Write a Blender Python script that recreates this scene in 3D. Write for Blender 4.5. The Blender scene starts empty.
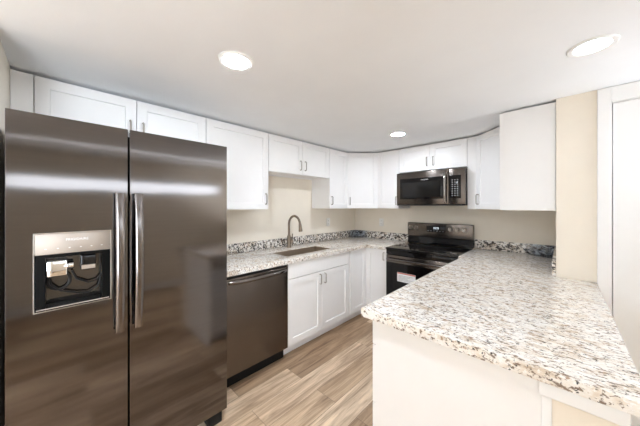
import bpy, bmesh, math, random
from mathutils import Matrix, Vector
random.seed(4)
SC = bpy.context.scene
COL = SC.collection

# ------------------------------------------------------------------ camera
F_PX, TH, CAM, Y0 = 251.207, 0.766715, (2.43955, -3.35702, 1.40412), 206.051
cd = bpy.data.cameras.new('camera')
cam = bpy.data.objects.new('camera', cd)
COL.objects.link(cam)
cd.sensor_fit = 'HORIZONTAL'
cd.sensor_width = 36.0
cd.lens = 36.0 * F_PX / 640.0
cd.shift_y = (Y0 - 213.0) / 640.0
cd.clip_start = 0.02
cam.location = CAM
cam.rotation_euler = (math.pi / 2, 0, TH)
SC.camera = cam

# ------------------------------------------------------------------ light, exposure
LAMP = 400.0                     # recessed lamp lens emission
LAMP_COL = (0.90, 0.975, 1.09)
FILL_S = 0.3                       # glowing panes added in the south wall, out of view
FILL_E = 12.5                     # large glowing pane added on the east wall as fill
FILL_H = 6.0                     # slim glowing pane added for the lower fridge streak and fill
LAMP_F = 230.0                  # far lamp near the microwave
ADJ_N = 8.0                    # unseen recessed lamp added just behind the camera as fill
UP_A = 110.0                    # floor uplighter added unseen to brighten the ceiling
LAMP_P = 24.0                   # lamp above the peninsula
STRIP = 12.0                     # unseen strip light added for the upper fridge streak
ADJ_S = 8.0                    # unseen recessed lamps added farther behind the camera
FILL_COL = (0.82, 0.93, 1.05)
SC.view_settings.view_transform = 'Standard'
SC.view_settings.look = 'None'
SC.view_settings.gamma = 1.0
SC.view_settings.use_curve_mapping = False
SC.view_settings.exposure = 0.16
SC.cycles.sample_clamp_indirect = 8.0
SC.cycles.max_bounces = 14
SC.cycles.diffuse_bounces = 7
SC.cycles.glossy_bounces = 6
w = bpy.data.worlds.new('world')
SC.world = w
w.use_nodes = True
w.node_tree.nodes['Background'].inputs[0].default_value = (0.8, 0.88, 1.0, 1)
w.node_tree.nodes['Background'].inputs[1].default_value = 0.6


# ------------------------------------------------------------------ material helpers
def new_mat(name):
    m = bpy.data.materials.new(name)
    m.use_nodes = True
    nt = m.node_tree
    return m, nt, nt.nodes['Principled BSDF']


def N(nt, kind, **kw):
    n = nt.nodes.new(kind)
    for k, v in kw.items():
        setattr(n, k, v)
    return n


def ramp(nt, stops, src=None, interp='LINEAR'):
    r = N(nt, 'ShaderNodeValToRGB')
    r.color_ramp.interpolation = interp
    el = r.color_ramp.elements
    while len(el) < len(stops):
        el.new(0.5)
    for e, (p, c) in zip(el, stops):
        e.position = p
        e.color = (c[0], c[1], c[2], 1) if isinstance(c, (tuple, list)) else (c, c, c, 1)
    if src is not None:
        nt.links.new(src, r.inputs[0])
    return r.outputs[0]


def mix(nt, fac, a, b, mode='MIX'):
    m = N(nt, 'ShaderNodeMix', data_type='RGBA', blend_type=mode)
    for i, v in ((0, fac), (6, a), (7, b)):
        if isinstance(v, (int, float)):
            m.inputs[i].default_value = v
        elif isinstance(v, (tuple, list)):
            m.inputs[i].default_value = (*v, 1)
        else:
            nt.links.new(v, m.inputs[i])
    return m.outputs[2]


def noise(nt, vec, scale, detail=4, rough=0.55, dist=0.0):
    n = N(nt, 'ShaderNodeTexNoise')
    n.inputs['Scale'].default_value = scale
    n.inputs['Detail'].default_value = detail
    n.inputs['Roughness'].default_value = rough
    n.inputs['Distortion'].default_value = dist
    if vec is not None:
        nt.links.new(vec, n.inputs['Vector'])
    return n


def position(nt, scale=(1, 1, 1), rot=(0, 0, 0)):
    g = N(nt, 'ShaderNodeNewGeometry')
    mp = N(nt, 'ShaderNodeMapping')
    mp.inputs['Scale'].default_value = scale
    mp.inputs['Rotation'].default_value = rot
    nt.links.new(g.outputs['Position'], mp.inputs['Vector'])
    return mp.outputs[0]


def bump(nt, b, h, strength, dist=0.01):
    n = N(nt, 'ShaderNodeBump')
    n.inputs['Strength'].default_value = strength
    n.inputs['Distance'].default_value = dist
    nt.links.new(h, n.inputs['Height'])
    nt.links.new(n.outputs[0], b.inputs['Normal'])


def plain(name, col, rough=0.4, metal=0.0, vary=0.03, vscale=9.0, bmp=0.0, bscale=120.0, coat=0.0, spec=None):
    """painted / moulded surface: base colour with a faint procedural variation and optional texture"""
    m, nt, b = new_mat(name)
    p = position(nt)
    n = noise(nt, p, vscale, 3)
    c2 = tuple(max(0, c * (1 - vary * 2)) for c in col)
    nt.links.new(ramp(nt, [(0.3, c2), (0.7, col)], n.outputs[0]), b.inputs['Base Color'])
    b.inputs['Roughness'].default_value = rough
    b.inputs['Metallic'].default_value = metal
    b.inputs['Coat Weight'].default_value = coat
    if spec is not None:
        b.inputs['Specular IOR Level'].default_value = spec
    if bmp:
        bump(nt, b, noise(nt, p, bscale, 3).outputs[0], bmp, 0.002)
    return m


def emit(name, col, s):
    m, nt, b = new_mat(name)
    b.inputs['Base Color'].default_value = (0.8, 0.8, 0.8, 1)
    b.inputs['Emission Color'].default_value = (*col, 1)
    b.inputs['Emission Strength'].default_value = s
    return m


def steel(name, col, rough, tangent, aniso=0.8, wav=0.0, wscale=(1, 1, 1), wdist=0.01, streak=(1, 1, 1)):
    """brushed steel; tangent = direction in which the brushing spreads reflections"""
    m, nt, b = new_mat(name)
    b.inputs['Metallic'].default_value = 1.0
    b.inputs['Roughness'].default_value = rough
    b.inputs['Anisotropic'].default_value = aniso
    cx = N(nt, 'ShaderNodeCombineXYZ')
    for i in range(3):
        cx.inputs[i].default_value = tangent[i]
    nt.links.new(cx.outputs[0], b.inputs['Tangent'])
    s = noise(nt, position(nt, streak), 4, 4)
    nt.links.new(ramp(nt, [(0.3, tuple(c * 0.94 for c in col)), (0.7, col)], s.outputs[0]), b.inputs['Base Color'])
    if wav:
        bump(nt, b, noise(nt, position(nt, wscale), 1.0, 1.5).outputs[0], wav, wdist)
    return m


M = {}
M['cab'] = plain('white_cabinet_paint', (0.86, 0.85, 0.84), 0.38, vary=0.008)
M['ceil'] = plain('ceiling_paint', (0.885, 0.90, 0.92), 0.9, vary=0.015, vscale=3, bmp=0.25, bscale=60)
M['wall'] = plain('beige_wall_paint', (0.86, 0.79, 0.68), 0.75, vary=0.02, vscale=5, bmp=0.35, bscale=70)
M['trim'] = plain('white_trim_paint', (0.86, 0.86, 0.85), 0.4, vary=0.008)
M['plate'] = plain('white_plastic', (0.85, 0.83, 0.79), 0.35, vary=0.005)
M['blackp'] = plain('black_plastic', (0.009, 0.009, 0.009), 0.4, vary=0.1, spec=0.25)
M['blackg'] = plain('black_glass', (0.006, 0.005, 0.005), 0.06, vary=0.1, spec=0.3)
M['slot'] = plain('dark_slot', (0.03, 0.03, 0.03), 0.6)
M['nickel'] = plain('brushed_nickel', (0.42, 0.385, 0.34), 0.28, 1.0)
M['bronze'] = plain('warm_stainless_faucet', (0.27, 0.215, 0.165), 0.28, 1.0)
M['chrome'] = plain('chrome', (0.85, 0.85, 0.86), 0.07, 1.0)
M['sinksteel'] = plain('sink_steel', (0.30, 0.235, 0.175), 0.42, 1.0, bmp=0.05, bscale=200)
M['paper'] = plain('white_paper', (0.85, 0.87, 0.88), 0.6, vary=0.01)
M['redp'] = plain('red_print', (0.55, 0.12, 0.08), 0.6)
M['ink'] = plain('grey_print', (0.25, 0.27, 0.3), 0.6)
M['whitep'] = plain('white_print', (0.75, 0.75, 0.75), 0.5)
M['greyp'] = plain('grey_ring_print', (0.10, 0.10, 0.10), 0.25)
M['rim'] = plain('silver_bezel', (0.62, 0.58, 0.54), 0.3, 1.0)
M['disp'] = plain('taupe_control_strip', (0.40, 0.35, 0.305), 0.5, 0.6)
M['cavity'] = plain('grey_cavity_back', (0.11, 0.10, 0.092), 0.12, 0.9)
M['fsteel'] = steel('fridge_black_stainless', (0.150, 0.136, 0.130), 0.095, (0, 1, 0), 0.6, 0.09, (1.0, 1.8, 5.0), 0.010, (1, 1, 30))
M['dsteel'] = steel('dishwasher_black_stainless', (0.165, 0.138, 0.118), 0.26, (0, 0, 1), 0.93, 0.0, (1, 5, 1), 0.01, (1, 1, 40))
M['rsteel'] = steel('range_black_stainless', (0.15, 0.13, 0.115), 0.2, (0, 0, 1), 0.6, 0.0, streak=(1, 1, 40))
M['hsteel'] = steel('handle_black_stainless', (0.19, 0.172, 0.165), 0.15, (0, 0, 1), 0.3, 0.0, streak=(1, 1, 20))
M['lens'] = emit('lamp_lens', LAMP_COL, LAMP)
M['lens_f'] = emit('lamp_lens_far', LAMP_COL, LAMP_F)
M['lens_n'] = emit('fill_lens_near', LAMP_COL, ADJ_N)
M['lens_p'] = emit('lamp_lens_peninsula', LAMP_COL, LAMP_P)
M['strip'] = emit('streak_strip_diffuser', LAMP_COL, STRIP)
M['lens_s'] = emit('fill_lens_south', LAMP_COL, ADJ_S)
M['pane'] = emit('fill_pane', FILL_COL, FILL_S)
M['pane_e'] = emit('fill_pane_east', FILL_COL, FILL_E)
M['pane_h'] = emit('fill_pane_high', FILL_COL, FILL_H)
M['lcd'] = emit('display_digits', (0.75, 0.9, 1.0), 0.9)


def floor_mat():
    m, nt, b = new_mat('wood_plank_floor')
    L = nt.links.new
    p = position(nt, rot=(0, 0, math.pi / 2))
    br = N(nt, 'ShaderNodeTexBrick')
    br.offset = 0.37
    br.offset_frequency = 2
    for k, v in (('Scale', 1.0), ('Brick Width', 1.22), ('Row Height', 0.182), ('Mortar Size', 0.0012), ('Mortar Smooth', 0.1), ('Bias', 0.0)):
        br.inputs[k].default_value = v
    br.inputs['Color1'].default_value = (0, 0, 0, 1)
    br.inputs['Color2'].default_value = (1, 1, 1, 1)
    br.inputs['Mortar'].default_value = (0.5, 0.5, 0.5, 1)
    L(p, br.inputs['Vector'])
    g = N(nt, 'ShaderNodeNewGeometry')
    off = N(nt, 'ShaderNodeVectorMath', operation='MULTIPLY_ADD')
    L(br.outputs['Color'], off.inputs[0])
    off.inputs[1].default_value = (7.3, 11.9, 3.1)
    L(g.outputs['Position'], off.inputs[2])
    mp = N(nt, 'ShaderNodeMapping')
    mp.inputs['Scale'].default_value = (11.0, 1.0, 1.0)
    L(off.outputs[0], mp.inputs['Vector'])
    grain = noise(nt, mp.outputs[0], 1.6, 6, 0.6, 0.9)
    mp2 = N(nt, 'ShaderNodeMapping')
    mp2.inputs['Scale'].default_value = (60.0, 2.2, 1.0)
    L(off.outputs[0], mp2.inputs['Vector'])
    fine = noise(nt, mp2.outputs[0], 2.0, 4, 0.6)
    tone = ramp(nt, [(0.0, (0.40, 0.265, 0.16)), (0.35, (0.57, 0.41, 0.265)), (0.7, (0.76, 0.58, 0.405)), (1.0, (0.87, 0.70, 0.51))], br.outputs['Color'])
    gr = ramp(nt, [(0.30, (0.30, 0.24, 0.20)), (0.46, (0.72, 0.67, 0.63)), (0.58, (1, 1, 1)), (0.75, (1.18, 1.16, 1.14))], grain.outputs[0])
    c = mix(nt, 0.85, tone, gr, 'MULTIPLY')
    fr = ramp(nt, [(0.35, (0.74, 0.71, 0.69)), (0.55, (1, 1, 1))], fine.outputs[0])
    c = mix(nt, 0.9, c, fr, 'MULTIPLY')
    c = mix(nt, br.outputs['Fac'], c, (0.16, 0.11, 0.08))
    L(c, b.inputs['Base Color'])
    b.inputs['Roughness'].default_value = 0.42
    bump(nt, b, fine.outputs[0], 0.08, 0.002)
    return m


def granite_mat(name, dark=0.0, sc=1.0):
    m, nt, b = new_mat(name)
    L = nt.links.new
    p = position(nt, (0.9, 1.9, 1.4), (0, 0, -math.radians(44)))
    q = position(nt)
    big = noise(nt, p, 11 * sc, 5, 0.6, 0.6).outputs[0]
    mid = noise(nt, p, 30 * sc, 6, 0.65, 0.8).outputs[0]
    sm = noise(nt, p, 58 * sc, 5, 0.62, 0.5).outputs[0]
    fl = noise(nt, q, 75 * sc, 3, 0.6, 0.3).outputs[0]
    zone = noise(nt, q, 5, 3, 0.5).outputs[0]
    c = ramp(nt, [(0.32, (0.56, 0.45, 0.34)), (0.43, (0.72, 0.64, 0.54)), (0.52, (0.79, 0.75, 0.69))], big)
    tan = ramp(nt, [(0.36, 1.0), (0.42, 0.0)], mid)
    c = mix(nt, tan, c, (0.36, 0.25, 0.17))
    gry = ramp(nt, [(0.57, 0.0), (0.63, 0.85)], mid)
    c = mix(nt, gry, c, (0.83, 0.81, 0.78))
    brn = ramp(nt, [(0.40 + dark, 0.95), (0.445 + dark, 0.0)], sm)
    c = mix(nt, brn, c, (0.045, 0.034, 0.03) if dark else (0.17, 0.12, 0.085))
    wht = ramp(nt, [(0.58, 0.0), (0.63, 0.9)], sm)
    c = mix(nt, wht, c, (0.86, 0.85, 0.83))
    dk0 = ramp(nt, [(0.335 + dark * 1.3, 1.0), (0.375 + dark * 1.3, 0.0)], fl)
    c = mix(nt, dk0, c, (0.03, 0.026, 0.025))
    # darker, bluish patches in the granite near two backsplash corners
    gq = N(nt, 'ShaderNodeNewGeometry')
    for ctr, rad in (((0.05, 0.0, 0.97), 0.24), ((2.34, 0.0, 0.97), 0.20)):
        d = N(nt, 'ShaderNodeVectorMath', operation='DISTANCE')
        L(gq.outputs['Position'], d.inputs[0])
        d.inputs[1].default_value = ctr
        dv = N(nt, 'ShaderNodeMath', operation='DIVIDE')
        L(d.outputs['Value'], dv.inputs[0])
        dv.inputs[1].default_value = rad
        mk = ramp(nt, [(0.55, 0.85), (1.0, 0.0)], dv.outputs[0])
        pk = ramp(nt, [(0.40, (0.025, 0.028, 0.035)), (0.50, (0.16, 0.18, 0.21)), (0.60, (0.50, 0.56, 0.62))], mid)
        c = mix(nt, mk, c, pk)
    L(c, b.inputs['Base Color'])
    b.inputs['Roughness'].default_value = 0.16
    return m


M['floor'] = floor_mat()
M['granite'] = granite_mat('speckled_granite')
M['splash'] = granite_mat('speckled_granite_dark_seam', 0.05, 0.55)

# ------------------------------------------------------------------ mesh helpers
I4 = Matrix.Identity(4)


def NB():
    return bmesh.new()


def box(bm, x0, x1, y0, y1, z0, z1, bev=0.0, seg=2):
    r = bmesh.ops.create_cube(bm, size=1.0)
    vs = r['verts']
    for v in vs:
        v.co = Vector(((x0 + x1) / 2 + v.co.x * (x1 - x0), (y0 + y1) / 2 + v.co.y * (y1 - y0), (z0 + z1) / 2 + v.co.z * (z1 - z0)))
    if bev:
        es = list({e for v in vs for e in v.link_edges})
        bmesh.ops.bevel(bm, geom=es, offset=bev, segments=seg, profile=0.5, affect='EDGES')
    return bm


def prism(bm, pts, z0, z1, bev=0.0):
    lo = [bm.verts.new((x, y, z0)) for x, y in pts]
    hi = [bm.verts.new((x, y, z1)) for x, y in pts]
    n = len(pts)
    fs = [bm.faces.new(lo[::-1]), bm.faces.new(hi)]
    for i in range(n):
        fs.append(bm.faces.new((lo[i], lo[(i + 1) % n], hi[(i + 1) % n], hi[i])))
    bmesh.ops.recalc_face_normals(bm, faces=fs)
    if bev:
        es = list({e for v in hi for e in v.link_edges if e.other_vert(v) in hi})
        bmesh.ops.bevel(bm, geom=es, offset=bev, segments=3, profile=0.5, affect='EDGES')
    return bm


def tube(bm, pts, r, n=10, flat=1.0, caps=True):
    """sweep of a circle (radius r, or list) along pts; flat scales the second axis"""
    pts = [Vector(p) for p in pts]
    rs = r if isinstance(r, (list, tuple)) else [r] * len(pts)
    prev = None
    rings = []
    for i, p in enumerate(pts):
        t = (pts[min(i + 1, len(pts) - 1)] - pts[max(i - 1, 0)]).normalized()
        if prev is None:
            a = Vector((0, 0, 1)) if abs(t.z) < 0.9 else Vector((0, 1, 0))
            u = a.cross(t).normalized()
        else:
            u = (prev - t * prev.dot(t)).normalized()
        prev = u
        v = t.cross(u)
        rings.append([bm.verts.new(p + u * math.cos(k * 2 * math.pi / n) * rs[i] + v * math.sin(k * 2 * math.pi / n) * rs[i] * flat) for k in range(n)])
    for a, b in zip(rings, rings[1:]):
        for k in range(n):
            bm.faces.new((a[k], a[(k + 1) % n], b[(k + 1) % n], b[k]))
    if caps:
        bm.faces.new(rings[0][::-1])
        bm.faces.new(rings[-1])
    return bm


def lathe(bm, prof, c, axis='z', n=32):
    """prof: list of (radius, height) from bottom to top"""
    c = Vector(c)
    rings = []
    for r, h in prof:
        ring = []
        for k in range(n):
            a = k * 2 * math.pi / n
            l = (r * math.cos(a), r * math.sin(a), h)
            if axis == 'z':
                q = Vector(l)
            elif axis == 'x':
                q = Vector((h, l[0], l[1]))
            else:
                q = Vector((l[0], h, l[1]))
            ring.append(bm.verts.new(c + q))
        rings.append(ring)
    for a, b in zip(rings, rings[1:]):
        for k in range(n):
            bm.faces.new((a[k], a[(k + 1) % n], b[(k + 1) % n], b[k]))
    bm.faces.new(rings[0][::-1])
    bm.faces.new(rings[-1])
    bmesh.ops.recalc_face_normals(bm, faces=bm.faces)
    return bm


def shaker(bm, wd, h, th=0.02, rail=0.058, rec=0.009, flat=False):
    """door leaf, local: x 0..wd, z 0..h, back at y=0, front at y=-th"""
    if flat:
        return box(bm, 0, wd, -th, 0, 0, h, 0.0015, 1)
    V = bm.verts.new
    o = [V((x, -th, z)) for x, z in ((0, 0), (wd, 0), (wd, h), (0, h))]
    bk = [V((x, 0, z)) for x, z in ((0, 0), (wd, 0), (wd, h), (0, h))]
    a = [V((x, -th, z)) for x, z in ((rail, rail), (wd - rail, rail), (wd - rail, h - rail), (rail, h - rail))]
    e = 0.003
    b = [V((x, -th + rec, z)) for x, z in ((rail + e, rail + e), (wd - rail - e, rail + e), (wd - rail - e, h - rail - e), (rail + e, h - rail - e))]
    for i in range(4):
        j = (i + 1) % 4
        bm.faces.new((o[i], o[j], a[j], a[i]))
        bm.faces.new((a[i], a[j], b[j], b[i]))
        bm.faces.new((bk[i], bk[j], o[j], o[i]))
    bm.faces.new(b)
    bm.faces.new(bk[::-1])
    bmesh.ops.recalc_face_normals(bm, faces=bm.faces)
    return bm


WLOC = {}


def mk(name, bm, mat, parent=None, T=I4, smooth=True, kind=None):
    """bm in local frame T (to world); linked as ONE object with its origin at its own centre"""
    bm.transform(T)
    bmesh.ops.remove_doubles(bm, verts=bm.verts, dist=1e-6)
    cs = [v.co for v in bm.verts]
    lo = Vector([min(c[i] for c in cs) for i in range(3)])
    hi = Vector([max(c[i] for c in cs) for i in range(3)])
    ctr = (lo + hi) / 2
    bm.transform(Matrix.Translation(-ctr))
    me = bpy.data.meshes.new(name)
    bm.to_mesh(me)
    bm.free()
    if smooth:
        for p in me.polygons:
            p.use_smooth = True
        me.set_sharp_from_angle(angle=math.radians(35))
    me.materials.append(mat)
    o = bpy.data.objects.new(name, me)
    COL.objects.link(o)
    WLOC[o] = ctr
    o.location = ctr - (WLOC[parent] if parent else Vector())
    if parent:
        o.parent = parent
    if kind:
        o['kind'] = kind
    return o


def struct(name, bm, mat, parent=None, smooth=False):
    return mk(name, bm, mat, parent, smooth=smooth, kind=None if parent else 'structure')


def thing(name, label, cat, loc, group=None):
    o = bpy.data.objects.new(name, None)
    COL.objects.link(o)
    o.empty_display_size = 0.1
    o.location = loc
    WLOC[o] = Vector(loc)
    o['label'] = label
    o['category'] = cat
    if group:
        o['group'] = group
    return o


def tag(o, label, cat, group=None):
    o['label'] = label
    o['category'] = cat
    if group:
        o['group'] = group
    return o


def letters(name, txt, size, T, mat, parent, label=None):
    cu = bpy.data.curves.new(name, 'FONT')
    cu.body = txt
    cu.size = size
    cu.align_x = 'CENTER'
    cu.align_y = 'CENTER'
    cu.extrude = 0.0004
    tmp = bpy.data.objects.new(name, cu)
    COL.objects.link(tmp)
    dg = bpy.context.evaluated_depsgraph_get()
    me = bpy.data.meshes.new_from_object(tmp.evaluated_get(dg))
    bpy.data.objects.remove(tmp)
    bm = bmesh.new()
    bm.from_mesh(me)
    bpy.data.meshes.remove(me)
    o = mk(name, bm, mat, parent, T, smooth=False)
    if label:
        o['label'] = label
    return o


def frame(x, y, z, deg):
    return Matrix.Translation((x, y, z)) @ Matrix.Rotation(math.radians(deg), 4, 'Z')


def cells(bm, xs, ys, keep, z0, z1):
    """rectilinear slab from a grid of cells"""
    vt = {}

    def g(i, j, z):
        k = (i, j, z)
        if k not in vt:
            vt[k] = bm.verts.new((xs[i], ys[j], z))
        return vt[k]
    K = {(i, j) for i in range(len(xs) - 1) for j in range(len(ys) - 1) if keep(i, j)}
    for i, j in K:
        bm.faces.new((g(i, j, z1), g(i + 1, j, z1), g(i + 1, j + 1, z1), g(i, j + 1, z1)))
        bm.faces.new((g(i, j, z0), g(i, j + 1, z0), g(i + 1, j + 1, z0), g(i + 1, j, z0)))
        for di, dj, a, b in ((-1, 0, (i, j + 1), (i, j)), (1, 0, (i + 1, j), (i + 1, j + 1)), (0, -1, (i, j), (i + 1, j)), (0, 1, (i + 1, j + 1), (i, j + 1))):
            if (i + di, j + dj) not in K:
                bm.faces.new((g(*a, z0), g(*b, z0), g(*b, z1), g(*a, z1)))
    bmesh.ops.recalc_face_normals(bm, faces=bm.faces)
    return bm


# ------------------------------------------------------------------ the setting
CH = 2.150          # ceiling height
XE, YS = 4.20, -6.20
struct('floor', box(NB(), -0.1, XE + 0.1, YS - 0.1, 0.1, -0.1, 0.0), M['floor'])
struct('ceiling', box(NB(), -0.1, XE + 0.1, YS - 0.1, 0.1, CH, CH + 0.1), M['ceil'])
struct('wall_left', box(NB(), -0.1, 0.0, YS - 0.1, 0.1, 0.0, CH), M['wall'])
struct('wall_back', box(NB(), 0.0, XE + 0.1, 0.0, 0.1, 0.0, CH), M['wall'])
struct('wall_right', box(NB(), 2.41, 2.60, -0.957, 0.0, 0.0, CH), M['wall'])
DX0, DX1, DZ = 2.668, 3.43, 2.045       # door opening
b_ = NB()
box(b_, 2.60, DX0 - 0.02, -0.957, -0.84, 0.0, CH)
box(b_, DX1 + 0.02, XE, -0.957, -0.84, 0.0, CH)
box(b_, DX0 - 0.02, DX1 + 0.02, -0.957, -0.84, DZ + 0.02, CH)
struct('wall_doorside', b_, M['wall'])
struct('wall_east', cells(NB(), [0, 1], [0, 1], lambda i, j: False, 0, 1) if False else box(NB(), XE, XE + 0.1, YS, 0.0, 0.0, CH), M['wall'])
struct('wall_fridgeside', box(NB(), 0.0, 0.78, -3.66, -3.54, 0.0, CH), M['wall'])
struct('wall_light_blocker', box(NB(), 3.00, XE, -4.05, -3.95, 0.0, CH), M['wall'])  # unseen wall added to keep window light off the peninsula end panel
struct('wall_peninsula', box(NB(), 2.403, 2.553, -2.328, -0.957, 0.0, 0.876), M['wall'])
# window wall behind the camera, its glowing panes added to light the room
WX0, WX1, WZ0, WZ1 = 0.25, 3.95, 0.12, 2.08
b_ = NB()
box(b_, 0.0, WX0, YS - 0.1, YS, 0.0, CH)
box(b_, WX1, XE, YS - 0.1, YS, 0.0, CH)
box(b_, WX0, WX1, YS - 0.1, YS, 0.0, WZ0)
box(b_, WX0, WX1, YS - 0.1, YS, WZ1, CH)
struct('wall_south', b_, M['wall'])
b_ = NB()
for x0, x1 in ((WX0, WX0 + 0.05), (WX1 - 0.05, WX1), (1.675, 1.725), (2.675, 2.725)):
    box(b_, x0, x1, YS - 0.08, YS + 0.012, WZ0, WZ1)
for z0, z1 in ((WZ0, WZ0 + 0.05), (WZ1 - 0.05, WZ1)):
    box(b_, WX0, WX1, YS - 0.08, YS + 0.012, z0, z1)
win = struct('added_window_1', b_, M['trim'])
struct('glow_pane', box(NB(), WX0 + 0.02, WX1 - 0.02, YS - 0.05, YS - 0.045, WZ0 + 0.02, WZ1 - 0.02), M['pane'], win)
# slim high window, added opposite the fridge to reflect as a door streak
b_ = NB()
EW0, EW1, EZ0, EZ1 = -3.85, -1.2, 1.64, 1.78
for y0, y1, z0, z1 in ((EW0, EW1, EZ0 - 0.04, EZ0), (EW0, EW1, EZ1, EZ1 + 0.04), (EW0 - 0.04, EW0, EZ0 - 0.04, EZ1 + 0.04), (EW1, EW1 + 0.04, EZ0 - 0.04, EZ1 + 0.04)):
    box(b_, XE - 0.02, XE, y0, y1, z0, z1)
win2 = struct('added_window_2', b_, M['trim'])
struct('glow_pane', box(NB(), XE - 0.008, XE - 0.002, EW0, EW1, EZ0, EZ1), M['pane_h'], win2)

b_ = NB()
SW0, SW1, SZ0, SZ1 = -5.80, -4.25, 0.12, 2.05  # tall glowing window added out of view as fill light
for y0, y1, z0, z1 in ((SW0, SW1, SZ0 - 0.05, SZ0), (SW0, SW1, SZ1, SZ1 + 0.05), (SW0 - 0.05, SW0, SZ0 - 0.05, SZ1 + 0.05), (SW1, SW1 + 0.05, SZ0 - 0.05, SZ1 + 0.05)):
    box(b_, XE - 0.02, XE, y0, y1, z0, z1)
win3 = struct('added_window_3', b_, M['trim'])
struct('glow_pane', box(NB(), XE - 0.008, XE - 0.002, SW0, SW1, SZ0, SZ1), M['pane_e'], win3)

# door with its casing beside the end of the wall
b_ = NB()
box(b_, DX0 - 0.066, DX0 - 0.006, -0.975, -0.957, 0.0, CH - 0.004, 0.003, 2)
box(b_, DX1 + 0.006, DX1 + 0.066, -0.975, -0.957, 0.0, CH - 0.004, 0.003, 2)
box(b_, DX0 - 0.006, DX1 + 0.006, -0.973, -0.957, DZ + 0.008, CH - 0.004, 0.002, 2)
struct('trim_1', b_, M['trim'])
b_ = NB()
box(b_, DX0 - 0.02, DX0 - 0.003, -0.957, -0.84, 0.0, DZ + 0.02)
box(b_, DX1 + 0.003, DX1 + 0.02, -0.957, -0.84, 0.0, DZ + 0.02)
box(b_, DX0 - 0.003, DX1 + 0.003, -0.957, -0.84, DZ + 0.003, DZ + 0.02)
struct('trim_2', b_, M['trim'])
door = struct('door_1', box(NB(), DX0, DX1, -0.962, -0.925, 0.008, DZ, 0.003, 2), M['trim'])
lathe(b_ := NB(), [(0.026, 0.0), (0.026, -0.006), (0.011, -0.008), (0.011, -0.032), (0.024, -0.040), (0.027, -0.052), (0.020, -0.062), (0.0, -0.064)][:7], (DX1 - 0.065, -0.962, 0.95), 'y', 24)
struct('door_knob', b_, M['nickel'], door, smooth=True)

# baseboards of the adjoining room
def base(name, x0, x1, y0, y1):
    struct(name, box(NB(), x0, x1, y0, y1, 0.0, 0.10, 0.003, 2), M['trim'])
base('baseboard_east', XE - 0.014, XE, -3.935, -0.976)
base('baseboard_blocker', 3.00, XE - 0.015, -3.95, -3.936)
base('baseboard_south', 0.0, XE - 0.015, YS, YS + 0.014)
base('baseboard_doorside', DX1 + 0.07, XE - 0.015, -0.971, -0.957)
base('baseboard_left', 0.0, 0.014, YS + 0.015, -3.675)
base('baseboard_peninsula', 2.553, 2.567, -2.328, -0.976)

# peninsula knee wall trim under the worktop
b_ = NB()
box(b_, 2.388, 2.568, -2.345, -2.329, 0.832, 0.876, 0.004, 3)
struct('trim_3', b_, M['trim'], smooth=True)
struct('trim_4', box(NB(), 2.554, 2.568, -2.328, -0.976, 0.832, 0.876, 0.003, 2), M['trim'])
struct('trim_5', box(NB(), 2.394, 2.418, -2.336, -2.329, 0.0, 0.8315, 0.002, 2), M['trim'])

# ------------------------------------------------------------------ recessed lights
def recessed(x, y, label, group=None, r=0.086, lens='lens'):
    t = thing('recessed_light', label, 'ceiling light', (x, y, CH), group)
    b = NB()
    n = 48
    prof = [(r, 0.0), (r, -0.004), (r - 0.006, -0.008), (r - 0.022, -0.006), (r - 0.024, -0.003)]
    rings = [[b.verts.new((x + q * math.cos(k * 2 * math.pi / n), y + q * math.sin(k * 2 * math.pi / n), CH + h)) for k in range(n)] for q, h in prof]
    for a, c in zip(rings, rings[1:]):
        for k in range(n):
            b.faces.new((a[k], a[(k + 1) % n], c[(k + 1) % n], c[k]))
    bmesh.ops.recalc_face_normals(b, faces=b.faces)
    mk('trim_ring', b, M['trim'], t)
    b = NB()
    lathe(b, [(r - 0.024, -0.0005), (r - 0.024, -0.0035)], (x, y, CH), 'z', n)
    mk('lens', b, M[lens], t)
    return t


recessed(1.232, -2.726, 'lit round recessed ceiling light above the floor in front of the fridge')
recessed(2.540, -1.635, 'lit round recessed ceiling light above the peninsula worktop, nearest the white door', lens='lens_p')
recessed(1.217, -0.924, 'small lit round recessed ceiling light farthest away, near the microwave', lens='lens_f')
for x, y, ln in ((1.7, -4.1, 'lens_n'), (3.45, -5.0, 'lens_s'), (1.4, -4.9, 'lens_s')):  # unseen recessed lamps added as fill light
    recessed(x, y, 'unseen recessed ceiling light added behind the camera as fill', 'added fill lights behind the camera', lens=ln)


t = thing('streak_strip_light', 'unseen thin strip light added for the upper streak on the fridge doors', 'ceiling light', (3.40, -2.6, CH))
b_ = NB()  # unseen strip light, added to put a streak on the fridge doors
for x in (3.374, 3.426):
    box(b_, x - 0.006, x + 0.006, -3.92, -1.15, CH - 0.012, CH - 0.0005)
for y in (-3.914, -1.156):
    box(b_, 3.380, 3.420, y - 0.006, y + 0.006, CH - 0.012, CH - 0.0005)
mk('housing', b_, M['trim'], t, smooth=False)
mk('diffuser', box(NB(), 3.3805, 3.4195, -3.9075, -1.1625, CH - 0.010, CH - 0.001), M['strip'], t, smooth=False)


# ------------------------------------------------------------------ cabinets
def pull(T, x, z, parent, length=0.10, horiz=False):
    """small bar pull; local x,z on the leaf front at y=-0.02"""
    b = NB()
    y = -0.020
    h = length / 2
    if horiz:
        pts = [(x - h, y - 0.0005, z), (x - h, y - 0.018, z), (x - h + 0.008, y - 0.026, z), (x + h - 0.008, y - 0.026, z), (x + h, y - 0.018, z), (x + h, y - 0.0005, z)]
    else:
        pts = [(x, y - 0.0005, z - h), (x, y - 0.018, z - h), (x, y - 0.026, z - h + 0.008), (x, y - 0.026, z + h - 0.008), (x, y - 0.018, z + h), (x, y - 0.0005, z + h)]
    tube(b, pts, 0.0055, 8)
    return mk('handle', b, M['nickel'], parent, T)


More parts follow.
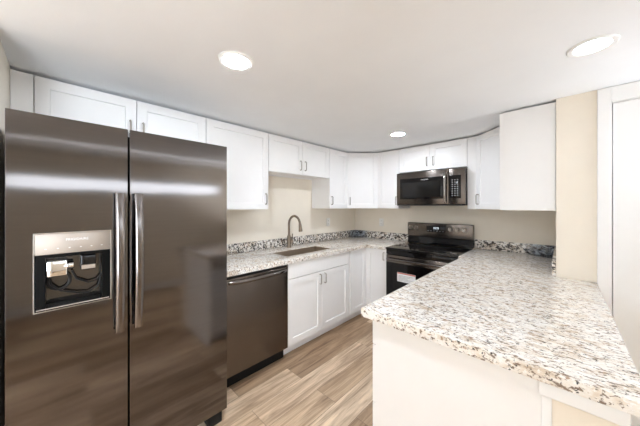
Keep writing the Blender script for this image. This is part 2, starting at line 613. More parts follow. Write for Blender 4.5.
def leaf(name, T, x0, z0, wd, h, parent, handle=None, flat=False, rail=0.058, hl=0.10, horiz=False):
    """door / drawer front placed on the cabinet's front plane (local y=0 of T)"""
    Tl = T @ Matrix.Translation((x0, -0.0005, z0))
    d = mk(name, shaker(NB(), wd, h, rail=rail, flat=flat), M['cab'], parent, Tl, smooth=False)
    if handle:
        pull(Tl, handle[0], handle[1], d, hl, horiz)
    return d


ZU, ZT = 1.372, 2.134       # upper cabinet bottom and top
G = 0.0015


def carcass(bm, wd, dp, z0, z1):
    """closed box with a thin recessed underside, front plane at y=0, back at y=dp"""
    t = 0.016
    box(bm, 0, wd, 0, dp, z0 + 0.012, z1)
    for x0, x1, y0, y1 in ((0, t, 0, dp), (wd - t, wd, 0, dp), (t, wd - t, 0, t), (t, wd - t, dp - t, dp)):
        box(bm, x0, x1, y0, y1, z0, z0 + 0.012)


def upper(label, T, wd, z0, doors, group=None, dp=0.302, hz=None, name='wall_cabinet'):
    """T: frame whose origin is the left front bottom corner on the floor plane of the carcass"""
    loc = T @ Vector((wd / 2, dp / 2, z0))
    t = thing(name, label, 'cabinet', loc, group)
    b = NB()
    carcass(b, wd - 2 * G, dp, z0, ZT)
    mk('body', b, M['cab'], t, T @ Matrix.Translation((G, 0, 0)), smooth=False)
    n = len(doors)
    dw = wd / n
    for i, side in enumerate(doors):
        x0 = i * dw + 0.0025
        ww = dw - 0.005
        hx = 0.034 if side == 'L' else ww - 0.034
        leaf('door', T, x0, z0 + 0.002, ww, ZT - z0 - 0.004, t, (hx, hz if hz else 0.10))
    return t


UL = lambda y: frame(0.305, y, 0, 90)       # left wall run, local x -> +y
UB = lambda x: frame(x, -0.305, 0, 0)       # back wall run
t = upper('wide short white two-door cabinet above the fridge', UL(-3.455), 0.937, 1.83, 'RL')
mk('filler_strip', box(NB(), 0.006, 0.323, -3.538, -3.4565, 1.83, ZT), M['cab'], t, smooth=False)
upper('tall white single-door wall cabinet between the fridge and the sink', UL(-2.515), 0.610, ZU, 'R')
upper('short white two-door wall cabinet above the sink and faucet', UL(-1.904), 0.914, 1.755, 'RL')
upper('narrow white wall cabinet on the sink wall, beside the corner cabinet', UL(-0.989), 0.378, ZU, 'L')
upper('narrow white wall cabinet left of the microwave', UB(0.6125), 0.318, ZU, 'R')
upper('short white two-door wall cabinet above the microwave', UB(0.932), 0.776, 1.83, 'RL')


def diag(label, pts, T, wd, extra=None):
    c = Vector((sum(p[0] for p in pts) / len(pts), sum(p[1] for p in pts) / len(pts), ZU))
    t = thing('corner_wall_cabinet', label, 'cabinet', c)
    mk('body', prism(NB(), pts, ZU, ZT), M['cab'], t, smooth=False)
    leaf('door', T, 0.008, ZU + 0.002, wd - 0.016, ZT - ZU - 0.004, t, (0.034, 0.10))
    return t


diag('white diagonal corner wall cabinet left of the range, above the left outlet', [(0.003, -0.003), (0.610, -0.003), (0.610, -0.305), (0.305, -0.609), (0.003, -0.609)], frame(0.305, -0.609, 0, 45), 0.430)
t = diag('white diagonal corner wall cabinet right of the microwave', [(2.407, -0.003), (2.407, -0.609), (2.105, -0.609), (1.802, -0.305), (1.802, -0.003)], frame(1.802, -0.305, 0, -45), 0.428)
mk('filler_strip', box(NB(), 1.7105, 1.801, -0.323, -0.02, ZU, ZT), M['cab'], t, smooth=False)
upper('white wall cabinet end panel beside the beige wall end, hanging over the peninsula', frame(2.105, -0.612, 0, -90), 0.330, ZU, 'L')


def base_cab(label, T, wd, layout, group=None, dp=0.588, z0=0.10, zt=0.874, hollow=False):
    loc = T @ Vector((wd / 2, dp / 2, 0))
    t = thing('base_cabinet', label, 'cabinet', loc, group)
    b = NB()
    if hollow:      # open carcass: sides, floor, back and front rails around the sink bowl
        for x0, x1, y0, y1, za, zb in ((G, 0.018, 0, dp, z0, zt), (wd - 0.018, wd - G, 0, dp, z0, zt), (0.018, wd - 0.018, 0, dp, z0, z0 + 0.018),
                                       (0.018, wd - 0.018, dp - 0.01, dp, z0 + 0.018, zt), (0.018, wd - 0.018, 0, 0.018, z0 + 0.018, zt)):
            box(b, x0, x1, y0, y1, za, zb)
    else:
        box(b, G, wd - G, 0, dp, z0, zt)
    mk('body', b, M['cab'], t, T, smooth=False)
    mk('toe_kick', box(NB(), G, wd - G, 0.06, dp, 0.0, z0 - 0.0005), M['cab'], t, T, smooth=False)
    for kind, x0, x1, a, c, hd in layout:
        rail = 0.058 if c - a > 0.2 else 0.04
        leaf(kind, T, x0, a, x1 - x0, c - a, t, hd, flat=(kind == 'false_front'), rail=rail, horiz=(kind == 'drawer'))
    return t


ww = 0.914
base_cab('white two-door base cabinet under the sink, right of the dishwasher', frame(0.610, -1.904, 0, 90), ww, [
    ('false_front', 0.003, ww - 0.003, 0.728, 0.870, None),
    ('door', 0.003, ww / 2 - 0.0015, 0.112, 0.722, (ww / 2 - 0.0045 - 0.034, 0.535)),
    ('door', ww / 2 + 0.0015, ww - 0.003, 0.112, 0.722, (0.034, 0.535))], hollow=True)

# corner base cabinet left of the range
t = thing('corner_base_cabinet', 'white L-shaped corner base cabinet between the sink cabinet and the range', 'cabinet', (0.4, -0.4, 0))
mk('body', prism(NB(), [(0.004, -0.004), (0.926, -0.004), (0.926, -0.609), (0.609, -0.609), (0.609, -0.987), (0.004, -0.987)], 0.10, 0.874), M['cab'], t, smooth=False)
mk('toe_kick', prism(NB(), [(0.004, -0.004), (0.926, -0.004), (0.926, -0.549), (0.549, -0.549), (0.549, -0.987), (0.004, -0.987)], 0.0, 0.0995), M['cab'], t, smooth=False)
leaf('door', frame(0.610, -0.985, 0, 90), 0.030, 0.112, 0.322, 0.758, t, None)
leaf('door', frame(0.632, -0.610, 0, 0), 0.0, 0.112, 0.290, 0.758, t, (0.258, 0.685), hl=0.09)

# right-hand run
t = thing('corner_base_cabinet', 'white corner base cabinet under the worktop right of the range', 'cabinet', (2.1, -0.4, 0))
mk('body', prism(NB(), [(2.401, -0.004), (2.401, -0.987), (1.812, -0.987), (1.812, -0.609), (1.716, -0.609), (1.716, -0.004)], 0.10, 0.874), M['cab'], t, smooth=False)
mk('toe_kick', prism(NB(), [(2.401, -0.004), (2.401, -0.987), (1.888, -0.987), (1.888, -0.549), (1.716, -0.549), (1.716, -0.004)], 0.0, 0.0995), M['cab'], t, smooth=False)
leaf('door', frame(1.810, -0.640, 0, -90), 0.0, 0.112, 0.342, 0.758, t, (0.308, 0.66))
FR = lambda y: frame(1.810, y, 0, -90)      # faces -x, local x -> -y
ww = 0.820
base_cab('white two-door base cabinet in the middle of the peninsula, facing the sink', FR(-0.990), ww, [
    ('drawer', 0.003, ww - 0.003, 0.752, 0.870, (ww / 2, 0.059)),
    ('door', 0.003, ww / 2 - 0.0015, 0.112, 0.746, (ww / 2 - 0.0045 - 0.034, 0.55)),
    ('door', ww / 2 + 0.0015, ww - 0.003, 0.112, 0.746, (0.034, 0.55))], dp=0.590)
ww = 0.500
t = base_cab('white three-drawer base cabinet at the near end of the peninsula, plain white end panel', FR(-1.812), ww, [
    ('drawer', 0.003, ww + 0.008, 0.752, 0.870, (ww / 2, 0.059)),
    ('drawer', 0.003, ww + 0.008, 0.477, 0.746, (ww / 2, 0.135)),
    ('drawer', 0.003, ww + 0.008, 0.112, 0.471, (ww / 2, 0.18))], dp=0.590)
mk('end_panel', box(NB(), 1.8105, 2.400, -2.328, -2.3125, 0.0, 0.874, 0.001, 1), M['cab'], t, smooth=False)

# ------------------------------------------------------------------ worktops
ZC0, ZC = 0.876, 0.915
SX0, SX1, SY0, SY1 = 0.262, 0.518, -1.820, -1.180        # sink opening


def rrect(x0, x1, y0, y1, r, n=6):
    pts = []
    for cx, cy, a0 in ((x1 - r, y1 - r, 0), (x0 + r, y1 - r, 90), (x0 + r, y0 + r, 180), (x1 - r, y0 + r, 270)):
        for k in range(n + 1):
            a = math.radians(a0 + 90 * k / n)
            pts.append((cx + r * math.cos(a), cy + r * math.sin(a)))
    return pts


def slab(outer, hole=None, z0=ZC0, z1=ZC, bev=0.004):
    b = NB()
    loops = []
    for pts in ([outer, hole] if hole else [outer]):
        vs = [b.verts.new((x, y, z1)) for x, y in pts]
        loops.append([b.edges.new((vs[i], vs[(i + 1) % len(vs)])) for i in range(len(vs))])
    r = bmesh.ops.triangle_fill(b, use_beauty=True, use_dissolve=False, edges=[e for l in loops for e in l])
    fs = [f for f in r['geom'] if isinstance(f, bmesh.types.BMFace)]
    for f in fs:
        f.normal_update()
        if f.normal.z < 0:
            f.normal_flip()
    ex = bmesh.ops.extrude_face_region(b, geom=fs)
    nv = [g for g in ex['geom'] if isinstance(g, bmesh.types.BMVert)]
    bmesh.ops.translate(b, verts=nv, vec=(0, 0, z0 - z1))
    bmesh.ops.recalc_face_normals(b, faces=b.faces)
    if bev:
        es = [e for e in b.edges if len(e.link_faces) == 2 and abs(e.verts[0].co.z - z1) < 1e-6 and abs(e.verts[1].co.z - z1) < 1e-6
              and min(abs(f.normal.z) for f in e.link_faces) < 0.1]
        bmesh.ops.bevel(b, geom=es, offset=bev, segments=3, profile=0.5, affect='EDGES')
    return b


def rounded(poly, r=0.02, which=()):
    out = []
    n = len(poly)
    for i, p in enumerate(poly):
        if i not in which:
            out.append(p)
            continue
        p = Vector(p)
        a = (Vector(poly[i - 1]) - p).normalized()
        c = (Vector(poly[(i + 1) % n]) - p).normalized()
        for k in range(7):
            s = k / 6
            q0, q1 = p + a * r, p + c * r
            out.append(tuple(q0 * (1 - s) ** 2 + p * 2 * s * (1 - s) + q1 * s ** 2))
    return out


t = thing('worktop', 'speckled cream and brown granite worktop around the sink, along the left wall', 'worktop', (0.3, -1.3, ZC0))
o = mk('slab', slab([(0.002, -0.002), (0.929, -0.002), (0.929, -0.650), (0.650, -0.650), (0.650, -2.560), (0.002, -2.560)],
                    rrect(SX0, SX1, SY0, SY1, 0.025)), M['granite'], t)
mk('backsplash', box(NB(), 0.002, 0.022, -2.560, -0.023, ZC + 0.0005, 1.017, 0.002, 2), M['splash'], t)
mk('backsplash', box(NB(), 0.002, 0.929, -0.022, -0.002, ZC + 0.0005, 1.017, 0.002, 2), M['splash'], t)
t = thing('worktop', 'large cream granite worktop with brown flecks covering the peninsula in the foreground', 'worktop', (2.1, -1.3, ZC0))
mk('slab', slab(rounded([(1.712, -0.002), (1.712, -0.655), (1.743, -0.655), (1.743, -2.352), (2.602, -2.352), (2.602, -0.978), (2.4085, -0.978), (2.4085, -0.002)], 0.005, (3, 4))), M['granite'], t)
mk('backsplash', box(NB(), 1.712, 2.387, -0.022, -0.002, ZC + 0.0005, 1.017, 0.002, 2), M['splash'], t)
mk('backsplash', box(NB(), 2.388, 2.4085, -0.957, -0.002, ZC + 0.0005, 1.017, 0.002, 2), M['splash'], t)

# ------------------------------------------------------------------ sink and faucet
t = thing('kitchen_sink', 'single-bowl undermount steel sink set in the granite under the faucet', 'sink', ((SX0 + SX1) / 2, (SY0 + SY1) / 2, 0.68))
b = NB()
rings = []
for ins, z, r in ((0.0012, 0.700, 0.024), (0.0012, 0.9135, 0.024), (0.003, 0.9142, 0.022), (0.0045, 0.912, 0.022), (0.006, 0.72, 0.022), (0.014, 0.69, 0.022), (0.04, 0.675, 0.02)):
    rings.append([b.verts.new((x, y, z)) for x, y in rrect(SX0 + ins, SX1 - ins, SY0 + ins, SY1 - ins, r)])
n = len(rings[0])
for a, c in zip(rings, rings[1:]):
    for k in range(n):
        b.faces.new((a[k], a[(k + 1) % n], c[(k + 1) % n], c[k]))
b.faces.new(rings[-1])
bmesh.ops.recalc_face_normals(b, faces=b.faces)
mk('bowl', b, M['sinksteel'], t)
mk('drain', lathe(NB(), [(0.045, 0.0), (0.045, 0.003), (0.035, 0.004), (0.03, 0.002)], ((SX0 + SX1) / 2, -1.5, 0.6755), 'z', 24), M['chrome'], t)

fx, fy = 0.118, -1.475
t = thing('kitchen_faucet', 'tall gooseneck pull-down faucet in warm brushed metal behind the sink', 'faucet', (fx, fy, ZC))
mk('body', lathe(NB(), [(0.028, 0.0005), (0.028, 0.006), (0.024, 0.012), (0.024, 0.05), (0.023, 0.13), (0.015, 0.15), (0.0125, 0.155)], (fx, fy, ZC), 'z', 24), M['bronze'], t)
R_ = 0.098
pts = [(fx, fy, 1.070), (fx, fy, 1.13), (fx, fy, 1.19)]
pts += [(fx + R_ - R_ * math.cos(a), fy, 1.19 + R_ * math.sin(a)) for a in [math.radians(d) for d in range(12, 169, 12)]]
pts += [(fx + 2 * R_ - 0.001, fy, 1.19 + 0.012)]
mk('spout', tube(NB(), pts, 0.0135, 14), M['bronze'], t)
ex = fx + 2 * R_
mk('spray_head', tube(NB(), [(ex - 0.0005, fy, 1.203), (ex + 0.002, fy, 1.19), (ex + 0.005, fy, 1.165), (ex + 0.010, fy, 1.125), (ex + 0.011, fy, 1.116)], [0.015, 0.0165, 0.018, 0.023, 0.020], 14), M['bronze'], t)
b = NB()
tube(b, [(fx, fy + 0.018, 1.0), (fx, fy + 0.045, 1.0)], 0.011, 12)
tube(b, [(fx, fy + 0.040, 1.003), (fx + 0.002, fy + 0.047, 1.03), (fx + 0.004, fy + 0.052, 1.075)], [0.007, 0.006, 0.005], 10)
mk('lever', b, M['bronze'], t)


# ------------------------------------------------------------------ outlets
def outlet(label, T):
    t = thing('wall_outlet', label, 'outlet', T @ Vector((0, 0, 0)))
    mk('cover_plate', box(NB(), -0.036, 0.036, -0.006, -0.0005, -0.058, 0.058, 0.002, 2), M['plate'], t, T)
    for z in (-0.021, 0.021):
        s = mk('socket', box(NB(), -0.017, 0.017, -0.0085, -0.0062, z - 0.0145, z + 0.0145, 0.001, 1), M['plate'], t, T)
        b = NB()
        for x in (-0.007, 0.007):
            box(b, x - 0.0012, x + 0.0012, -0.0092, -0.0086, z - 0.002, z + 0.007)
        box(b, -0.002, 0.002, -0.0092, -0.0086, z - 0.010, z - 0.006)
        mk('socket_slots', b, M['slot'], s, T, smooth=False)


outlet('white wall outlet on the left wall, right of the faucet', frame(0, -0.655, 1.172, 90))
outlet('white wall outlet on the back wall, left of the range', frame(0.488, 0, 1.160, 0))

# ------------------------------------------------------------------ refrigerator
FX, FY0, FY1, FYS = 0.866, -3.505, -2.598, -3.113
FZ0, FZ1 = 0.088, 1.790
t = thing('refrigerator', 'large side-by-side refrigerator in dark brushed steel with dispenser and two bar handles', 'refrigerator', (0.45, (FY0 + FY1) / 2, 0))
mk('body', box(NB(), 0.055, 0.778, FY0 + 0.004, FY1 - 0.004, 0.03, 1.772, 0.006, 2), M['blackp'], t)
mk('kick_grille', box(NB(), 0.70, 0.80, FY0 + 0.03, FY1 - 0.10, 0.03, 0.080, 0.004, 2), M['blackp'], t)
for y in (FY0 + 0.06, FY1 - 0.065):
    mk('foot', box(NB(), 0.71, 0.845, y - 0.045, y + 0.045, 0.0, 0.076, 0.01, 2), M['blackp'], t)
for y in (FY0 + 0.05, FY1 - 0.05):
    mk('hinge_cover', box(NB(), 0.68, 0.78, y - 0.03, y + 0.03, 1.7725, 1.788, 0.004, 2), M['blackp'], t)
HY0, HY1, HZ0, HZ1 = -3.433, -3.181, 0.955, 1.290
ZS = 1.197
XB = 0.784
# left (freezer) door with the dispenser opening: front frame from cells, cavity walls behind it
b = NB()
ys = [FY0, HY0, HY1, FYS - 0.004]
zs = [FZ0, HZ0, HZ1, FZ1]
box(b, XB, FX, FY0, FYS - 0.004, FZ0, FZ1, 0.0015, 1)
ld = mk('freezer_door', b, M['fsteel'], t)
# cut the dispenser opening out of the door
cut = bpy.data.objects.new('cutter', bpy.data.meshes.new('cutter'))
cb = NB()
box(cb, FX - 0.070, FX + 0.05, HY0, HY1, HZ0, HZ1)
cb.to_mesh(cut.data)
cb.free()
COL.objects.link(cut)
md = ld.modifiers.new('opening', 'BOOLEAN')
md.operation = 'DIFFERENCE'
md.solver = 'EXACT'
md.object = cut
bpy.context.view_layer.update()
dg = bpy.context.evaluated_depsgraph_get()
me2 = bpy.data.meshes.new_from_object(ld.evaluated_get(dg))
ld.modifiers.clear()
ld.data = me2
for p in me2.polygons:
    p.use_smooth = True
me2.set_sharp_from_angle(angle=math.radians(35))
bpy.data.objects.remove(cut)
rd = mk('fridge_door', box(NB(), XB, FX, FYS + 0.004, FY1, FZ0, FZ1, 0.0015, 1), M['fsteel'], t)
mk('door_gasket', box(NB(), 0.7785, 0.7838, FY0 + 0.012, FY1 - 0.012, FZ0 + 0.02, FZ1 - 0.02), M['blackp'], t, smooth=False)
# dispenser: bezel, control strip, cavity, ice chute, paddle, tray, cord loop
b = NB()
r = 0.0045
for y0, y1, z0, z1 in ((HY0, HY1, HZ0, HZ0 + r), (HY0, HY1, HZ1 - r, HZ1), (HY0, HY0 + r, HZ0 + r, HZ1 - r), (HY1 - r, HY1, HZ0 + r, HZ1 - r)):
    box(b, FX - 0.02, FX + 0.003, y0 + 0.0003, y1 - 0.0003, z0 + 0.0003, z1 - 0.0003, 0.0012, 1)
dp = mk('dispenser', b, M['rim'], ld)
mk('control_strip', box(NB(), FX - 0.016, FX + 0.001, HY0 + r, HY1 - r, ZS, HZ1 - r, 0.002, 2), M['disp'], dp)
b = NB()
y0, y1, z0, z1 = HY0 + 0.005, HY1 - 0.005, HZ0 + 0.005, ZS - 0.001
box(b, FX - 0.0695, FX - 0.0005, y0, y0 + 0.030, z0, z1)
box(b, FX - 0.0695, FX - 0.0005, y1 - 0.030, y1, z0, z1)
box(b, FX - 0.0695, FX - 0.0005, y0 + 0.030, y1 - 0.030, z1 - 0.014, z1)
mk('cavity_surround', b, plain('cavity_black', (0.004, 0.004, 0.004), 0.3, vary=0.1, spec=0.12), dp, smooth=False)
mk('cavity_back', box(NB(), FX - 0.0695, FX - 0.064, y0 + 0.031, y1 - 0.031, z0, z1 - 0.015), M['cavity'], dp, smooth=False)
b = NB()
box(b, FX - 0.063, FX + 0.004, y0 + 0.0305, y1 - 0.0305, z0, z0 + 0.012, 0.003, 2)
for i in range(5):
    x = FX - 0.054 + i * 0.012
    box(b, x, x + 0.005, y0 + 0.04, y1 - 0.04, z0 + 0.0125, z0 + 0.016)
mk('drip_tray', b, M['blackp'], dp)
mk('tray_edge', box(NB(), FX + 0.0042, FX + 0.0075, y0 + 0.004, y1 - 0.004, z0 + 0.005, z0 + 0.0105, 0.001, 1), M['chrome'], dp)
cy = -3.362
b = NB()
box(b, FX - 0.062, FX - 0.010, cy - 0.036, cy + 0.030, 1.098, 1.166, 0.006, 2)
lathe(b, [(0.020, -0.010), (0.022, 0.0), (0.018, 0.006), (0.017, 0.02)], (FX - 0.030, cy + 0.030, 1.139), 'y', 20)
mk('ice_chute', b, M['chrome'], dp)
cy2 = -3.258
b = NB()
box(b, FX - 0.060, FX - 0.020, cy2 - 0.030, cy2 + 0.022, 1.110, 1.178, 0.004, 2)
pd = mk('water_paddle', b, M['blackg'], dp)
mk('paddle_plate', box(NB(), FX - 0.0195, FX - 0.016, cy2 - 0.028, cy2 + 0.020, 1.113, 1.132, 0.001, 1), M['rim'], pd)
b = NB()
x = FX - 0.048
pts = []
for k in range(15):
    a = math.pi * 2 * k / 14
    pts.append((x + 0.002 * k / 3, cy + 0.004 - 0.036 * math.cos(a), 1.072 - 0.040 * math.sin(a)))
tube(b, pts, 0.006, 8)
tube(b, [(x + 0.006, cy - 0.03, 1.11), (x + 0.006, cy - 0.02, 1.06), (x + 0.006, cy + 0.01, 1.025), (x + 0.006, cy + 0.06, 1.005), (x + 0.006, cy + 0.10, 0.998), (x + 0.006, cy + 0.135, 1.02), (x + 0.006, cy + 0.145, 1.06)], 0.004, 8)
tube(b, [(x + 0.01, cy + 0.045, 1.11), (x + 0.01, cy + 0.06, 1.07), (x + 0.01, cy + 0.10, 1.045), (x + 0.01, cy + 0.13, 1.05), (x + 0.01, cy + 0.15, 1.08)], 0.004, 8)
mk('cord', b, M['blackp'], dp)
letters('brand_lettering', 'FRIGIDAIRE', 0.0145, Matrix.Translation((FX + 0.0014, -3.300, 1.256)) @ Matrix.Rotation(math.pi / 2, 4, 'Z') @ Matrix.Rotation(math.pi / 2, 4, 'X'), M['whitep'], dp)
for i in range(6):
    mk('control_icon', box(NB(), FX + 0.001, FX + 0.0016, -3.400 + i * 0.036, -3.394 + i * 0.036, 1.219, 1.222), M['whitep'], dp, smooth=False)


def fridge_handle(yc, parent):
    b = NB()
    z0, z1 = 0.795, 1.468
    n = 18
    sec = []
    for k in range(n + 1):
        s = k / n
        z = z0 + (z1 - z0) * s
        bow = 0.030 + 0.026 * (1 - (2 * s - 1) ** 2)
        sec.append((z, FX + bow))
    hw = 0.0185
    rings = []
    for z, x in sec:
        ring = []
        for a in range(12):
            th = a * 2 * math.pi / 12
            cx, sx = math.cos(th), math.sin(th)
            px = math.copysign(abs(cx) ** 0.6, cx) * 0.012
            py = math.copysign(abs(sx) ** 0.6, sx) * hw
            ring.append(b.verts.new((x + px, yc + py, z)))
        rings.append(ring)
    for a, c in zip(rings, rings[1:]):
        for k in range(12):
            b.faces.new((a[k], a[(k + 1) % 12], c[(k + 1) % 12], c[k]))
    b.faces.new(rings[0][::-1])
    b.faces.new(rings[-1])
    bmesh.ops.recalc_face_normals(b, faces=b.faces)
    for z in (z0 + 0.022, z1 - 0.022):
        box(b, FX + 0.0005, FX + 0.032, yc - 0.013, yc + 0.013, z - 0.018, z + 0.018, 0.003, 2)
    return mk('handle', b, M['hsteel'], parent)


fridge_handle(-3.153, ld)
fridge_handle(-3.078, rd)

# ------------------------------------------------------------------ dishwasher
DY0, DY1 = -2.514, -1.907
t = thing('dishwasher', 'dark brushed steel dishwasher under the worktop, between fridge and sink cabinet', 'dishwasher', (0.32, (DY0 + DY1) / 2, 0))
mk('body', box(NB(), 0.03, 0.598, DY0 + 0.004, DY1 - 0.004, 0.095, 0.868), M['blackp'], t, smooth=False)
mk('control_edge', box(NB(), 0.60, 0.640, DY0 + 0.003, DY1 - 0.003, 0.853, 0.872, 0.002, 2), M['blackp'], t)
dd = mk('door', box(NB(), 0.5985, 0.640, DY0 + 0.003, DY1 - 0.003, 0.112, 0.852, 0.005, 3), M['dsteel'], t)
b = NB()
hp = []
for k in range(15):
    s = k / 14
    hp.append((0.646 + 0.042 * (1 - (2 * s - 1) ** 4) ** 0.8, DY0 + 0.03 + (DY1 - DY0 - 0.06) * s, 0.826))
tube(b, hp, 0.0105, 12, 1.35)
for y in (hp[0][1], hp[-1][1]):
    box(b, 0.6405, 0.655, y - 0.010, y + 0.010, 0.813, 0.839, 0.002, 2)
mk('handle', b, M['hsteel'], dd)
mk('toe_panel', box(NB(), 0.52, 0.575, DY0 + 0.004, DY1 - 0.004, 0.0, 0.108), M['blackp'], t, smooth=False)

# ------------------------------------------------------------------ range
RX0, RX1 = 0.932, 1.708
t = thing('kitchen_range', 'dark steel electric range with black glass cooktop between the two worktops', 'range', ((RX0 + RX1) / 2, -0.34, 0))
mk('body', box(NB(), RX0 + 0.002, RX1 - 0.002, -0.620, -0.010, 0.03, 0.894), M['blackp'], t, smooth=False)
ct = mk('cooktop', box(NB(), RX0, RX1, -0.672, -0.082, 0.895, 0.918, 0.005, 3), M['blackg'], t)
for bx, by, br in ((1.130, -0.235, 0.078), (1.510, -0.235, 0.095), (1.130, -0.500, 0.105), (1.510, -0.500, 0.078)):
    b = NB()
    for r0, r1 in ((br - 0.002, br), (br * 0.62 - 0.002, br * 0.62)):
        n = 40
        v0 = [b.verts.new((bx + r0 * math.cos(k * 2 * math.pi / n), by + r0 * math.sin(k * 2 * math.pi / n), 0.9184)) for k in range(n)]
        v1 = [b.verts.new((bx + r1 * math.cos(k * 2 * math.pi / n), by + r1 * math.sin(k * 2 * math.pi / n), 0.9184)) for k in range(n)]
        for k in range(n):
            b.faces.new((v0[k], v1[k], v1[(k + 1) % n], v0[(k + 1) % n]))
    mk('burner', b, M['greyp'], ct)
b = NB()
prism(b, [(0, 0), (0.070, 0), (0.064, 0.028), (0.046, 0.09), (0, 0.09)], RX0, RX1)
# profile drawn in (depth, height): map to the world
for v in b.verts:
    d_, h_, x_ = v.co
    v.co = Vector((x_, -0.010 - d_, 0.919 + h_))
bmesh.ops.recalc_face_normals(b, faces=b.faces)
mk('lower_backguard', b, M['blackg'], t, smooth=False)
b = NB()
box(b, RX0, RX1, -0.078, -0.010, 1.010, 1.186, 0.006, 3)
bg = mk('backguard', b, M['rsteel'], t)
PX = -0.0785
mk('display_panel', box(NB(), 1.185, 1.418, PX - 0.003, PX + 0.002, 1.075, 1.152, 0.002, 2), M['blackg'], bg)
b = NB()
for dx_ in (0.0, 0.016, 0.036, 0.052):
    x = 1.272 + dx_
    for sx0, sx1, sz0, sz1 in ((0, 0.010, 1.136, 1.138), (0, 0.010, 1.125, 1.127), (0, 0.002, 1.125, 1.138), (0.008, 0.010, 1.114, 1.138), (0, 0.010, 1.114, 1.116)):
        box(b, x + sx0, x + sx1, PX - 0.0040, PX - 0.0032, sz0, sz1)
mk('clock_digits', b, M['lcd'], bg, smooth=False)
for i in range(6):
    mk('button', box(NB(), 1.198 + i * 0.036, 1.213 + i * 0.036, PX - 0.0040, PX - 0.0032, 1.086, 1.094), M['ink'], bg, smooth=False)
for x in (0.978, 1.047, 1.470, 1.545, 1.620):
    k = mk('knob', lathe(NB(), [(0.027, 0.0), (0.027, -0.006), (0.022, -0.010), (0.020, -0.030), (0.017, -0.034)], (x, PX - 0.0005, 1.122), 'y', 24), M['rim'], bg)
    mk('pointer', box(NB(), x - 0.002, x + 0.002, PX - 0.0365, PX - 0.0348, 1.124, 1.139), M['slot'], k, smooth=False)
mk('control_trim', box(NB(), RX0 + 0.003, RX1 - 0.003, -0.660, -0.622, 0.838, 0.894, 0.003, 2), M['blackg'], t)
od = mk('oven_door', box(NB(), RX0 + 0.004, RX1 - 0.004, -0.662, -0.6205, 0.235, 0.834, 0.005, 3), M['rsteel'], t)
mk('oven_window', box(NB(), RX0 + 0.006, RX1 - 0.006, -0.6665, -0.6625, 0.245, 0.748, 0.0015, 1), M['blackg'], od)
b = NB()
tube(b, [(RX0 + 0.035, -0.708, 0.792), (RX1 - 0.035, -0.708, 0.792)], 0.013, 14)
for x in (RX0 + 0.055, RX1 - 0.055):
    box(b, x - 0.012, x + 0.012, -0.705, -0.6625, 0.781, 0.803, 0.003, 2)
mk('oven_handle', b, M['hsteel'], od)
st = mk('paper_sticker', box(NB(), 1.078, 1.292, -0.6675, -0.6668, 0.545, 0.648), M['paper'], od, smooth=False)
st['label'] = 'white paper sticker with a red top line on the oven window'
b = NB()
box(b, 1.080, 1.290, -0.6682, -0.6676, 0.634, 0.646)
mk('red_stripe', b, M['redp'], st, smooth=False)
b = NB()
for j in range(5):
    box(b, 1.094, 1.26 - 0.03 * (j % 3), -0.6682, -0.6676, 0.612 - j * 0.013, 0.615 - j * 0.013)
mk('print_lines', b, M['ink'], st, smooth=False)
dr = mk('storage_drawer', box(NB(), RX0 + 0.004, RX1 - 0.004, -0.660, -0.6205, 0.060, 0.229, 0.005, 3), M['rsteel'], t)
for x in (RX0 + 0.05, RX1 - 0.05):
    for y in (-0.57, -0.07):
        mk('foot', lathe(NB(), [(0.02, 0.0), (0.02, 0.029)], (x, y, 0.0), 'z', 16), M['blackp'], t)

# ------------------------------------------------------------------ microwave
MX0, MX1, MZ0, MZ1, MF = 0.936, 1.7085, 1.410, 1.8105, -0.400
t = thing('microwave', 'over-the-range microwave in dark steel with black window, hanging above the range', 'microwave', ((MX0 + MX1) / 2, -0.2, MZ0))
mk('body', box(NB(), MX0, MX1, -0.372, -0.006, MZ0, MZ1, 0.003, 2), M['blackp'], t)
md_ = mk('door', box(NB(), MX0, 1.545, MF, -0.373, MZ0 + 0.014, MZ1, 0.005, 3), M['rsteel'], t)
mk('glass_panel', box(NB(), 0.982, 1.490, MF - 0.004, MF + 0.002, 1.487, 1.738, 0.002, 2), M['blackg'], md_)
mk('window', box(NB(), 1.010, 1.462, MF - 0.0055, MF - 0.0042, 1.508, 1.690), plain('tinted_window', (0.012, 0.011, 0.010), 0.05, 0.0, spec=0.3), md_, smooth=False)
b = NB()
hp = []
for k in range(13):
    s = k / 12
    hp.append((1.516, MF - 0.006 - 0.036 * (1 - (2 * s - 1) ** 4), 1.440 + 0.335 * s))
tube(b, hp, 0.0125, 12)
mk('handle', b, plain('dark_chrome', (0.35, 0.32, 0.30), 0.1, 1.0), md_)
cpn = mk('control_panel', box(NB(), 1.5465, MX1, MF, -0.373, MZ0 + 0.014, MZ1, 0.005, 3), M['rsteel'], t)
mk('keypad_glass', box(NB(), 1.552, 1.668, MF - 0.004, MF + 0.002, 1.487, 1.738, 0.002, 2), M['blackg'], cpn)
b = NB()
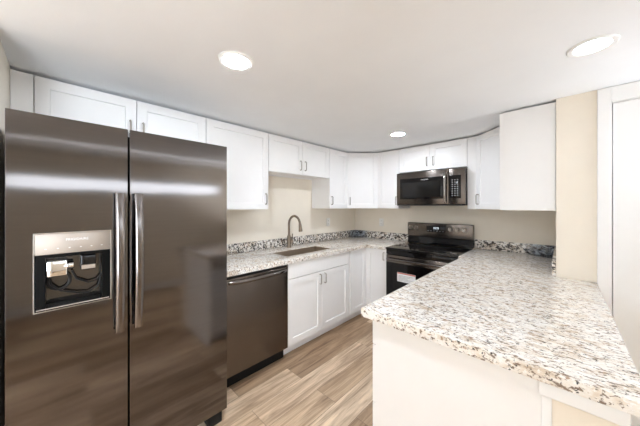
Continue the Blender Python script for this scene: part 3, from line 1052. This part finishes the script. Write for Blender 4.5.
for i in range(3):
    for j in range(8):
        x = 1.578 + i * 0.026
        z = 1.515 + j * 0.024
        box(b, x, x + 0.012, MF - 0.0052, MF - 0.0042, z, z + 0.008)
mk('keys', b, plain('key_print', (0.42, 0.42, 0.42), 0.5), cpn, smooth=False)
mk('bottom_vent', box(NB(), MX0, MX1, MF + 0.004, -0.373, MZ0, MZ0 + 0.0135, 0.002, 2), M['blackp'], t)
letters('brand_lettering', 'FRIGIDAIRE', 0.017, Matrix.Translation((1.285, MF - 0.0045, 1.713)) @ Matrix.Rotation(math.pi / 2, 4, 'X'), M['whitep'], md_)



# ------------------------------------------------------------------ uplighter added unseen in the aisle to brighten the ceiling
def fill_uplight(x, y, power, label, zt=1.15):
    t = thing('fill_floor_lamp', label, 'added light', (x, y, 0.0))
    mk('base', lathe(NB(), [(0.13, 0.0), (0.13, 0.012), (0.11, 0.022), (0.02, 0.028)], (x, y, 0), 'z', 32), M['nickel'], t)
    mk('pole', lathe(NB(), [(0.012, 0.0285), (0.012, zt - 0.075)], (x, y, 0), 'z', 16), M['nickel'], t)
    b = NB()
    n = 32
    prof = [(0.02, zt - 0.0745), (0.08, zt - 0.066), (0.13, zt - 0.035), (0.15, zt), (0.146, zt), (0.126, zt - 0.030), (0.078, zt - 0.058), (0.018, zt - 0.066)]
    rings = [[b.verts.new((x + q * math.cos(k * 2 * math.pi / n), y + q * math.sin(k * 2 * math.pi / n), h)) for k in range(n)] for q, h in prof]
    for a, c in zip(rings, rings[1:]):
        for k in range(n):
            b.faces.new((a[k], a[(k + 1) % n], c[(k + 1) % n], c[k]))
    b.faces.new(rings[0][::-1])
    b.faces.new(rings[-1])
    bmesh.ops.recalc_face_normals(b, faces=b.faces)
    mk('bowl_shade', b, M['trim'], t)
    mk('bulb', lathe(NB(), [(0.10, zt - 0.030), (0.10, zt - 0.024)], (x, y, 0), 'z', 32), emit('fill_uplight_lens', LAMP_COL, power), t)


fill_uplight(3.64, -1.15, UP_A, 'unseen bowl uplight added in the aisle to brighten the ceiling')
